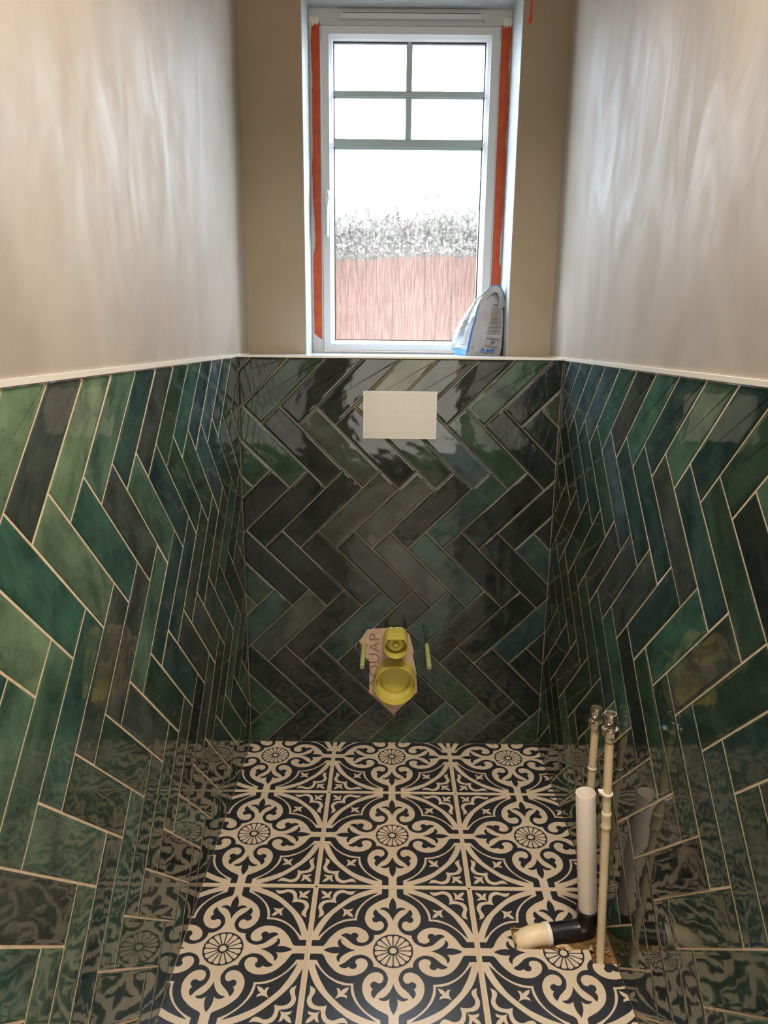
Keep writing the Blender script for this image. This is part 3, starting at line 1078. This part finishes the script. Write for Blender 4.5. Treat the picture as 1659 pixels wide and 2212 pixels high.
# ------------------------------------------------------------------ yellow pipe stubs and bolts
t = empty('drain_connector', (0.0068, 0, 0.215))
bm = bmesh.new()
lathe(bm, (0.0068, 0.0005, 0.215), (0, -1, 0), [(0.0590, 0.0), (0.0590, 0.0605), (0.0585, 0.0615), (0.0570, 0.0615), (0.0565, 0.0605), (0.0530, 0.036), (0.0500, 0.034), (0.0445, 0.0325), (0.0430, 0.031), (0.0430, 0.014), (0.001, 0.0135)], 72)
keep(bm_obj('pipe_shell', bm, M['yellow'], smooth=True), t)
bm = bmesh.new()
lathe(bm, (0.0068, 0.0005, 0.215), (0, -1, 0), [(0.0422, 0.0137), (0.0418, 0.0165), (0.0400, 0.0168), (0.001, 0.0168)], 56)
keep(bm_obj('cap_disc', bm, M['yellow'], smooth=True), t)
thing(t, 'large round yellow plastic waste connector low on the back wall', 'pipe')

t = empty('flush_pipe_stub', (0.0072, 0, 0.3405))


def dcut(x, y, r_):
    lim = r_*0.745
    if y > lim:
        y = lim
    return x, y


bm = bmesh.new()
lathe(bm, (0.0072, 0.0005, 0.3405), (0, -1, 0), [(0.0338, 0.0), (0.0338, 0.0795), (0.0332, 0.0805), (0.0318, 0.0805), (0.0313, 0.0795), (0.0300, 0.030), (0.0003, 0.029)], 64, dcut)
keep(bm_obj('pipe_shell', bm, M['yellow'], smooth=True), t)
bm = bmesh.new()
lathe(bm, (0.0072, 0.0005, 0.3420), (0, -1, 0), [(0.0205, 0.029), (0.0205, 0.058), (0.0198, 0.0595), (0.0100, 0.0595), (0.0095, 0.057), (0.0075, 0.0565), (0.0072, 0.064), (0.0055, 0.0675), (0.0025, 0.069), (0.0003, 0.0693)], 44)
keep(bm_obj('inner_plug', bm, M['yellow'], smooth=True), t)
bm = bmesh.new()
for _ in range(9):
    x = rr.uniform(-0.012, 0.024)
    vs_ = [bm.verts.new((x+rr.uniform(-0.004, 0.004), -0.004+rr.uniform(-0.003, 0.003), 0.3655+rr.uniform(0, 0.0045))) for _ in range(5)]
    bmesh.ops.convex_hull(bm, input=vs_)
keep(bm_obj('sealant_bead', bm, M['trim']), t)
thing(t, 'small yellow plastic flush pipe stub with flat top above the larger connector', 'pipe')


def bolt(x0, z0, x1, z1, label):
    t_ = empty('fixing_bolt', (x0, 0, z0))
    a, b = Vector((x0, 0.001, z0)), Vector((x1, -0.140, z1))
    d = (b-a).normalized()
    bm = bmesh.new()
    lathe(bm, a, d, [(0.0066, 0), (0.0066, 0.139), (0.0062, 0.1405), (0.0040, 0.1405), (0.0038, 0.136), (0.0002, 0.136)], 24)
    keep(bm_obj('sleeve', bm, M['sleeve'], smooth=True), t_)
    bm = bmesh.new()
    lathe(bm, a+d*0.1355, d, [(0.0030, 0), (0.0030, 0.0035), (0.0016, 0.0040), (0.0014, 0.0025), (0.0001, 0.0025)], 14)
    keep(bm_obj('rod_end', bm, M['chrome'], smooth=True), t_)
    bm = bmesh.new()
    for k in range(5):
        ang = rr.uniform(0, 6.28)
        c = a + Vector((math.cos(ang)*0.009, -0.0014, math.sin(ang)*0.009))
        vs_ = [bm.verts.new(c+Vector((rr.uniform(-.004, .004), rr.uniform(-.0008, .0008), rr.uniform(-.003, .003)))) for _ in range(6)]
        bmesh.ops.convex_hull(bm, input=vs_)
    keep(bm_obj('chipped_hole', bm, M['hole']), t_)
    return thing(t_, label, 'bolt')


bolt(-0.0835, 0.315, -0.0835, 0.3115, 'pale green sleeved bolt sticking out left of the yellow pipe stubs')
bolt(0.0970, 0.313, 0.0963, 0.3125, 'pale green sleeved bolt sticking out right of the yellow pipe stubs')

# ------------------------------------------------------------------ waste pipe on the floor by the right wall
t = empty('waste_pipe', (0.3975, -0.676, 0))
top = Vector((0.3705, -0.676, 0.3134))
bot = Vector((0.3968, -0.6765, 0.030))
d = (top-bot)
Ld = d.length
bm = bmesh.new()
lathe(bm, bot, d, [(0.0190, 0), (0.0190, Ld-0.0006), (0.0186, Ld), (0.0172, Ld), (0.0168, Ld-0.0006), (0.0166, 0.05), (0.0002, 0.05)], 40)
keep(bm_obj('upright_pipe', bm, M['pipe_white'], smooth=True), t)
# black swept elbow with sockets
dn = d.normalized()
hdir = Vector((-0.985, -0.165, -0.01)).normalized()
e0 = bot + dn*0.014
p = [e0, bot - dn*0.0005]
cor_ = Vector((0.3990, -0.678, -0.003))
q0, q2 = bot - dn*0.002, cor_ + hdir*0.030
for k in range(1, 8):
    tt = k/8
    p.append(q0*(1-tt)**2 + cor_*2*tt*(1-tt) + q2*tt**2)
p += [cor_ + hdir*0.040, cor_ + hdir*0.088]
rad = [0.0215, 0.0215] + [0.0212]*7 + [0.0215, 0.0215]
bm = bmesh.new()
add_tube(bm, p, rad, 32)
elbow = keep(bm_obj('black_elbow', bm, M['pipe_black'], smooth=True), t)
bm = bmesh.new()
lathe(bm, bot + dn*0.0115, dn, [(0.0228, 0), (0.0228, 0.0055), (0.0192, 0.0062)], 32)
keep(bm_obj('elbow_rim', bm, M['pipe_black'], smooth=True), t)
# cream pipe that dips into the floor
a0 = cor_ + hdir*0.083
a1 = cor_ + hdir*0.094
bm = bmesh.new()
add_tube(bm, [a0, a0+hdir*0.0005, a1-hdir*0.001, a1], [0.0220, 0.0238, 0.0238, 0.0225], 32)
keep(bm_obj('collar', bm, M['pipe_white'], smooth=True), t)
bm = bmesh.new()
st = cor_ + hdir*0.090
pts = [st, st+hdir*0.020]
c0 = st+hdir*0.020
for k in range(1, 9):
    ang = k/8*math.radians(74)
    pts.append(c0 + hdir*(0.040*math.sin(ang)) + Vector((0, 0, -1))*(0.040*(1-math.cos(ang))))
add_tube(bm, pts, 0.0222, 32)
keep(bm_obj('dipping_pipe', bm, M['pipe_cream'], smooth=True), t)
thing(t, 'thick white upright waste pipe on a black elbow by the right wall', 'pipe')


def valve_at(t_, base, dn_, turn):
    """isolating valve: nut, body with screw boss, threaded mouth"""
    bm = bmesh.new()
    x, y = frame_from(dn_)

    def hexring(r_, h):
        return [bm.verts.new(base+dn_*h+(x*math.cos(k*math.pi/3+turn)+y*math.sin(k*math.pi/3+turn))*r_) for k in range(6)]
    hs = [hexring(0.0115, 0), hexring(0.0132, 0.002), hexring(0.0132, 0.0125), hexring(0.0118, 0.0135)]
    for a, b in zip(hs, hs[1:]):
        for k in range(6):
            bm.faces.new((a[k], a[(k+1) % 6], b[(k+1) % 6], b[k]))
    bm.faces.new(hs[0][::-1])
    bm.faces.new(hs[-1])
    nut = bm_obj('compression_nut', bm, M['chrome'])
    bm = bmesh.new()
    lathe(bm, base, dn_, [(0.0085, -0.0035), (0.0090, -0.001), (0.0090, 0.0005)], 24)
    lathe(bm, base, dn_, [(0.0142, 0.0125), (0.0146, 0.0145), (0.0140, 0.016), (0.0096, 0.0162), (0.0092, 0.030), (0.0098, 0.032), (0.0112, 0.0335), (0.0116, 0.042), (0.0108, 0.0445), (0.0094, 0.0445), (0.0088, 0.042), (0.0086, 0.030), (0.0002, 0.0295)], 32)
    body_ = keep(bm_obj('isolating_valve', bm, M['chrome'], smooth=True), t_)
    nut.parent = body_
    bm = bmesh.new()
    sd = (x*math.cos(turn+3.6)+y*math.sin(turn+3.6))
    sd = Vector((-0.62, -0.76, 0.1)).normalized()
    lathe(bm, base+dn_*0.0225+sd*0.006, sd, [(0.0064, 0), (0.0064, 0.0062), (0.0056, 0.0072), (0.0044, 0.0072), (0.0040, 0.0060), (0.0002, 0.0060)], 22)
    bm_obj('screw_boss', bm, M['chrome'], body_, smooth=True)


# front supply pipe
t = empty('supply_pipe', (0.4011, -0.7622, 0))
b0, b1 = Vector((0.4011, -0.7580, -0.012)), Vector((0.3772, -0.7600, 0.4905))
dn = (b1-b0).normalized()
bm = bmesh.new()
add_tube(bm, [b0, b1], 0.0078, 24)
keep(bm_obj('pipe_length', bm, M['pipe_cream'], smooth=True), t)
bm = bmesh.new()
h0 = 0.310
lathe(bm, b0, dn, [(0.0080, h0), (0.0092, h0+0.002), (0.0096, h0+0.005), (0.0092, h0+0.007), (0.0088, h0+0.009), (0.0088, h0+0.026), (0.0092, h0+0.028), (0.0096, h0+0.031), (0.0092, h0+0.034), (0.0080, h0+0.036)], 24)
keep(bm_obj('pipe_coupling', bm, M['pipe_cream'], smooth=True), t)
bm = bmesh.new()
cz = 0.383
lathe(bm, b0, dn, [(0.0080, cz-0.0022), (0.0104, cz-0.0012), (0.0104, cz+0.0014), (0.0080, cz+0.0024)], 24)
c = b0+dn*cz
vs_ = [bm.verts.new(c+Vector(q)) for q in ((-0.006, -0.006, -0.005), (-0.0170, -0.004, 0.0045), (-0.0165, 0.004, 0.0065), (-0.004, 0.007, 0.004), (-0.006, -0.006, 0.001), (-0.0165, -0.004, 0.0065))]
bmesh.ops.convex_hull(bm, input=vs_)
keep(bm_obj('pipe_clip', bm, M['pipe_white'], smooth=True), t)
bm = bmesh.new()
add_tube(bm, [b1-dn*0.016, b1-dn*0.0145], 0.0080, 24)
keep(bm_obj('pen_mark', bm, M['dark_print'], smooth=True), t)
valve_at(t, b1-dn*0.004, dn, 0.35)
thing(t, 'cream supply pipe with chrome valve standing in front at the right wall', 'pipe', 'supply pipes by the right wall')

# rear supply pipe
t = empty('supply_pipe', (0.3925, -0.600, 0))
b0, b1 = Vector((0.4085, -0.6000, 0.0)), Vector((0.4028, -0.6000, 0.4130))
dn = (b1-b0).normalized()
bm = bmesh.new()
add_tube(bm, [b0, b1], 0.0078, 24)
keep(bm_obj('pipe_length', bm, M['pipe_cream'], smooth=True), t)
bm = bmesh.new()
cz = 0.318
lathe(bm, b0, dn, [(0.0079, cz-0.002), (0.0090, cz-0.0012), (0.0090, cz+0.0012), (0.0079, cz+0.002)], 24)
keep(bm_obj('pipe_ring', bm, M['pipe_white'], smooth=True), t)
valve_at(t, b1-dn*0.004, dn, 0.1)
thing(t, 'cream supply pipe with chrome valve behind the thick white waste pipe', 'pipe', 'supply pipes by the right wall')

# ------------------------------------------------------------------ paper bag on the sill
t = empty('adhesive_bag', (0.25, 0.24, ZS))
BFL = [(0.2008, 0.19, 1.1205), (0.202, 0.1964, 1.1413), (0.2126, 0.2029, 1.194), (0.2215, 0.2093, 1.221), (0.2264, 0.2157, 1.2492), (0.2354, 0.2221, 1.2724), (0.2473, 0.2286, 1.2918), (0.2673, 0.235, 1.3063)]
BFR = [(0.2986, 0.215, 1.1205), (0.3040, 0.2193, 1.1447), (0.3055, 0.2236, 1.1952), (0.3060, 0.2279, 1.2223), (0.3045, 0.2321, 1.2506), (0.3010, 0.2364, 1.2737), (0.2960, 0.2407, 1.2866), (0.2914, 0.245, 1.302)]
BBL = [(0.1786, 0.28, 1.1205), (0.161, 0.2764, 1.1451), (0.173, 0.2729, 1.1891), (0.1853, 0.2693, 1.2155), (0.2042, 0.2657, 1.2443), (0.2217, 0.2621, 1.2677), (0.2353, 0.2586, 1.287), (0.2568, 0.255, 1.3049)]
BBR = [(a[0]+0.002, 0.305-0.04*i/7, a[2]) for i, a in enumerate(BFR)]


def lerp3(a, b, t_):
    return Vector(a)*(1-t_)+Vector(b)*t_


def at(edge, h):
    f = max(0, min(6.999, h))
    i = int(f)
    return lerp3(edge[i], edge[i+1], f-i)


def front(tx, h, off=0.0):
    a, b = at(BFL, h), at(BFR, h)
    p_ = a*(1-tx)+b*tx
    nrm = Vector((b.y-a.y, -(b.x-a.x), 0)).normalized()
    bul = 0.0065*math.sin(math.pi*max(0, min(1, tx)))*math.sin(math.pi*min(1, max(0, h/7)))
    return p_ + nrm*(bul+off)


NH = 22
bm = bmesh.new()
grid = []
q = random.Random(11)
for i in range(NH+1):
    h = 7*i/NH
    ring = []
    ring += [front(k/7, h) for k in range(8)]                               # front, left to right
    fr_, br_ = at(BFR, h), at(BBR, h)
    ring += [lerp3(fr_, br_, k/3) for k in range(1, 3)]
    bl_ = at(BBL, h)
    ring += [lerp3(br_, bl_, k/5) for k in range(0, 6)]
    fl_ = at(BFL, h)
    for k in range(1, 6):                                                   # creased gusset side
        p_ = lerp3(bl_, fl_, k/6)
        nn_ = Vector((fl_.y-bl_.y, -(fl_.x-bl_.x), 0)).normalized()
        fold = (-0.010 if k == 3 else 0.002)*math.sin(math.pi*h/7)
        p_ += nn_*(fold+q.uniform(-0.0032, 0.0032))
        ring.append(p_)
    grid.append([bm.verts.new(p_) for p_ in ring])
nr = len(grid[0])
for a, b in zip(grid, grid[1:]):
    for k in range(nr):
        bm.faces.new((a[k], a[(k+1) % nr], b[(k+1) % nr], b[k]))
bm.faces.new(grid[0][::-1])
bm.faces.new(grid[-1])
keep(bm_obj('bag_body', bm, M['paper'], smooth=True), t)
# rolled top flap, leaning over to the right
bm = bmesh.new()
crest = [(0.232, 0.238, 1.279), (0.2486, 0.238, 1.2955), (0.2651, 0.238, 1.3104), (0.2800, 0.238, 1.3165), (0.2935, 0.238, 1.3125), (0.3040, 0.238, 1.2960), (0.3078, 0.238, 1.2755), (0.3082, 0.238, 1.2570)]
A_, B_, C_ = [], [], []
for i, (x, y, z) in enumerate(crest):
    w = 0.022+0.003*math.sin(i*1.3)
    n_ = Vector((x-0.262, 0, z-1.235)).normalized()
    A_.append(bm.verts.new((x, y-0.006, z)))
    B_.append(bm.verts.new((x-n_.x*w, y-0.013-0.003*(i % 2), z-n_.z*w)))
    C_.append(bm.verts.new((x, y+0.010, z-0.001)))
for i in range(len(crest)-1):
    bm.faces.new((A_[i], A_[i+1], B_[i+1], B_[i]))
    bm.faces.new((A_[i+1], A_[i], C_[i], C_[i+1]))
bm.normal_update()
bmesh.ops.solidify(bm, geom=bm.faces[:], thickness=0.0012)
keep(bm_obj('rolled_top', bm, M['paper'], smooth=True), t)
bm = bmesh.new()
add_tube(bm, [Vector(c_)+Vector((0, -0.007, 0)) for c_ in crest[1:7]], [0.0008, 0.0014, 0.0017, 0.0018, 0.0018, 0.0014], 8)
keep(bm_obj('top_seam', bm, M['blue'], smooth=True), t)
# shade in the fold below the crest, laid on as a dark patch
bm = bmesh.new()
vs_ = [bm.verts.new(front(tx, h, 0.0035)) for tx, h in ((0.62, 6.95), (0.75, 6.9), (0.86, 5.7), (0.95, 4.9), (0.90, 5.8), (0.72, 6.6))]
bm.faces.new(vs_)
bm.normal_update()
bmesh.ops.solidify(bm, geom=bm.faces[:], thickness=0.0006)
keep(bm_obj('shadow_fold', bm, M['print']), t)


def on_front(name, shapes_, mt, off):
    bm = bmesh.new()
    for sh in shapes_:
        vv = [bm.verts.new(front(a, b, off)) for a, b in sh]
        bm.faces.new(vv)
    return keep(bm_obj(name, bm, mt), t)


# blue stripe along the front left edge and across the gusset base
st_ = []
for i in range(13):
    h0_, h1_ = 0.55+i*0.32, 0.55+(i+1)*0.32
    st_.append([(0.0, h0_), (0.05, h0_), (0.05, h1_), (0.0, h1_)])
on_front('blue_stripe', st_, M['blue'], 0.0012)
bm = bmesh.new()
for (h0_, h1_) in ((0.0, 0.35), (0.35, 0.8)):
    for k in range(6):
        q4 = []
        for kk, hh_ in ((k, h0_), (k+1, h0_), (k+1, h1_), (k, h1_)):
            bl_, fl_ = at(BBL, hh_*(0.8 if kk < 3 else 1)), at(BFL, hh_*(0.8 if kk < 3 else 1))
            nn_ = Vector((fl_.y-bl_.y, -(fl_.x-bl_.x), 0)).normalized()
            q4.append(bm.verts.new(lerp3(bl_, fl_, kk/6) + nn_*0.0030 + Vector((0, 0, 0.0008))))
        bm.faces.new(q4)
bmesh.ops.remove_doubles(bm, verts=bm.verts, dist=1e-5)
keep(bm_obj('blue_base', bm, M['blue2']), t)


def bag_text(body, tx0, h0_, wid_, hgt, mt, shear=0.0, bold=0.0, name='lettering', slope=0.0):
    vs2, fs2 = text_mesh(body, 1.0, shear, bold)
    mx_ = max(v.x for v in vs2)
    bm = bmesh.new()
    bv_ = [bm.verts.new(front(tx0+v.x/mx_*wid_, h0_+v.y*hgt+slope*v.x/mx_, 0.0016)) for v in vs2]
    for f in fs2:
        bm.faces.new([bv_[i] for i in f])
    return keep(bm_obj(name, bm, mt), t)


bag_text('MAPEI', 0.54, 0.42, 0.27, 0.62, M['blue'], 0.35, 0.03, 'brand_lettering')
# emblem: rounded triangle outline with a bar, left of the lettering
em = []
cx_, ch_ = 0.44, 0.66
outer = [(-0.055, -0.26), (0.055, -0.26), (0.075, -0.05), (0.03, 0.30), (-0.03, 0.30), (-0.075, -0.05)]
for i in range(6):
    a, b = outer[i], outer[(i+1) % 6]
    em.append([(cx_+a[0], ch_+a[1]), (cx_+b[0], ch_+b[1]), (cx_+b[0]*0.72, ch_+b[1]*0.72), (cx_+a[0]*0.72, ch_+a[1]*0.72)])
em.append([(cx_-0.04, ch_-0.06), (cx_+0.04, ch_+0.02), (cx_+0.04, ch_+0.09), (cx_-0.04, ch_+0.01)])
on_front('brand_emblem', em, M['blue'], 0.0016)
# small print: tinted panel with rows of tiny words
on_front('text_panel', [[(0.48, 1.68), (0.95, 1.50), (0.93, 2.4), (0.49, 2.5)], [(0.49, 2.5), (0.93, 2.4), (0.94, 3.3), (0.53, 3.4)], [(0.53, 3.4), (0.94, 3.3), (0.93, 4.2), (0.58, 4.25)]], M['panel_tint'], 0.0010)
ln = []
for i in range(19):
    h_ = 1.72+i*0.135
    x = 0.50+0.055*(i/18)
    while x < 0.91:
        w = q.uniform(0.012, 0.045)
        ln.append([(x, h_), (min(x+w, 0.915), h_), (min(x+w, 0.915), h_+0.062), (x, h_+0.062)])
        x += w+0.012
on_front('small_print', ln, M['print'], 0.0015)['kind'] = 'stuff'
on_front('rating_box', [[(0.50, 1.06), (0.90, 0.95), (0.90, 1.00), (0.50, 1.11)], [(0.50, 1.50), (0.90, 1.38), (0.90, 1.43), (0.50, 1.55)], [(0.50, 1.06), (0.512, 1.06), (0.512, 1.55), (0.50, 1.55)], [(0.62, 1.03), (0.63, 1.03), (0.63, 1.5), (0.62, 1.5)]], M['print'], 0.0015)
bag_text('A+', 0.66, 1.16, 0.12, 0.38, M['dark_print'], name='rating_lettering', bold=0.02)
ln = []
for x in (0.52, 0.545, 0.57):
    ln.append([(x, 0.24), (x+0.02, 0.24), (x+0.02, 0.30), (x, 0.30)])
for k in range(9):
    x = 0.5+k*0.035
    ln.append([(x, 0.26), (x+0.022, 0.255), (x+0.022, 0.325), (x, 0.33)])
for k in range(6):
    x = 0.61+k*0.045
    ln.append([(x, 4.42-k*0.02), (x+0.028, 4.42-k*0.02), (x+0.028, 4.62-k*0.02), (x, 4.62-k*0.02)])
for k in range(3):
    ln.append([(0.62+k*0.05, 5.62), (0.66+k*0.05, 5.60), (0.66+k*0.05, 5.68), (0.62+k*0.05, 5.70)])
on_front('caption_print', ln, M['dark_print'], 0.0015)['kind'] = 'stuff'
# recycling mark near the stripe
on_front('recycling_mark', [[(0.10, 0.85), (0.15, 0.85), (0.15, 0.88), (0.10, 0.88)], [(0.10, 0.88), (0.108, 0.88), (0.124, 1.12), (0.118, 1.14)], [(0.142, 0.88), (0.15, 0.88), (0.130, 1.14), (0.124, 1.12)]], M['print'], 0.0015)
# print on the gusset
bm = bmesh.new()
for i in range(14):
    hh_ = 1.15+i*0.12
    for k in range(5):
        k0_ = 3.6+k*0.42
        q4 = []
        for kk, h2 in ((k0_, hh_), (k0_+q.uniform(0.2, 0.36), hh_), (k0_+0.28, hh_+0.05), (k0_, hh_+0.05)):
            bl_, fl_ = at(BBL, h2), at(BFL, h2)
            nn_ = Vector((fl_.y-bl_.y, -(fl_.x-bl_.x), 0)).normalized()
            q4.append(bm.verts.new(lerp3(bl_, fl_, kk/6) + nn_*0.0040))
        bm.faces.new(q4)
keep(bm_obj('side_print', bm, M['print']), t)['kind'] = 'stuff'
thing(t, 'crumpled white and blue paper bag of adhesive on the window ledge', 'bag')

# ------------------------------------------------------------------ outside: fence with climber, ground
struct(box('floor_yard', -6, 6, Y2+0.05, 7, -0.40, -0.30, M['stone']))
t = empty('garden_fence', (0, 1.9, -0.3))
bw = 0.15
proto = None
for i in range(28):
    x = -2.1+i*bw
    if proto is None:
        bm = bmesh.new()
        add_box(bm, -0.002, bw+0.006, 0, 0.02, 0, 1.885)
        me_o = bm_obj('fence_board', bm, M['fence'], bevel=0.003, seg=1)
        proto = me_o
        b_ = me_o
    else:
        b_ = proto.copy()
        C.objects.link(b_)
    b_.parent = t
    b_.location = (x, 0.005*(i % 2), rr.uniform(-0.01, 0.01))
thing(t, 'reddish brown wooden fence behind the obscured window glass', 'fence')
t = empty('climbing_plant', (0, 1.66, -0.3))
bm = bmesh.new()
q = random.Random(21)
for i in range(16000):
    x = q.uniform(-2.0, 2.0)
    z = (q.uniform(1.535, 1.665) if i % 3 else 1.66+q.gauss(0, 0.035))+0.012*math.sin(x*7)
    y = 1.66+max(-0.12, min(0.12, q.gauss(0, 0.05)))
    s = q.uniform(0.006, 0.012)
    th = q.uniform(0, 6.283)
    a = Vector((math.cos(th), q.gauss(0, 0.25), math.sin(th))).normalized()
    b = Vector((-math.sin(th), q.gauss(0, 0.25), math.cos(th))).normalized()
    c0 = Vector((x, y, z))
    vs_ = [bm.verts.new(c0+v_) for v_ in (a*s*1.5, b*s*0.7, -a*s*1.2, -b*s*0.7)]
    bm.faces.new(vs_)
o = keep(bm_obj('foliage', bm, M['leaf']), t)
o['kind'] = 'stuff'
bm = bmesh.new()
for x in (-1.6, -1.0, 1.1, 1.7):
    add_tube(bm, [(x, 1.66, -0.3), (x+0.05, 1.66, 0.5), (x-0.04, 1.66, 1.2), (x+0.03, 1.66, 1.66)], [0.018, 0.014, 0.01, 0.006], 7)
keep(bm_obj('stems', bm, M['twig'], smooth=True), t)['kind'] = 'stuff'
thing(t, 'hazy leafy climber along the fence top seen through the window', 'plant')

# ------------------------------------------------------------------ room behind the camera
bm = bmesh.new()
DX0, DX1, DZ = -0.32, 0.40, 2.02
add_box(bm, -0.9, DX0, YR-0.1, YR, -0.05, ZC)
add_box(bm, DX1, 1.1, YR-0.1, YR, -0.05, ZC)
add_box(bm, DX0, DX1, YR-0.1, YR, DZ, ZC)
struct(bm_obj('wall_rear', bm, M['hall_wall']))
bm = bmesh.new()
add_box(bm, -0.9, -0.8, YH, YR-0.1, -0.05, ZC)
add_box(bm, 1.0, 1.1, YH, YR-0.1, -0.05, ZC)
add_box(bm, -0.9, 1.1, YH-0.1, YH, -0.05, ZC)
struct(bm_obj('wall_hall', bm, M['hall_wall']))
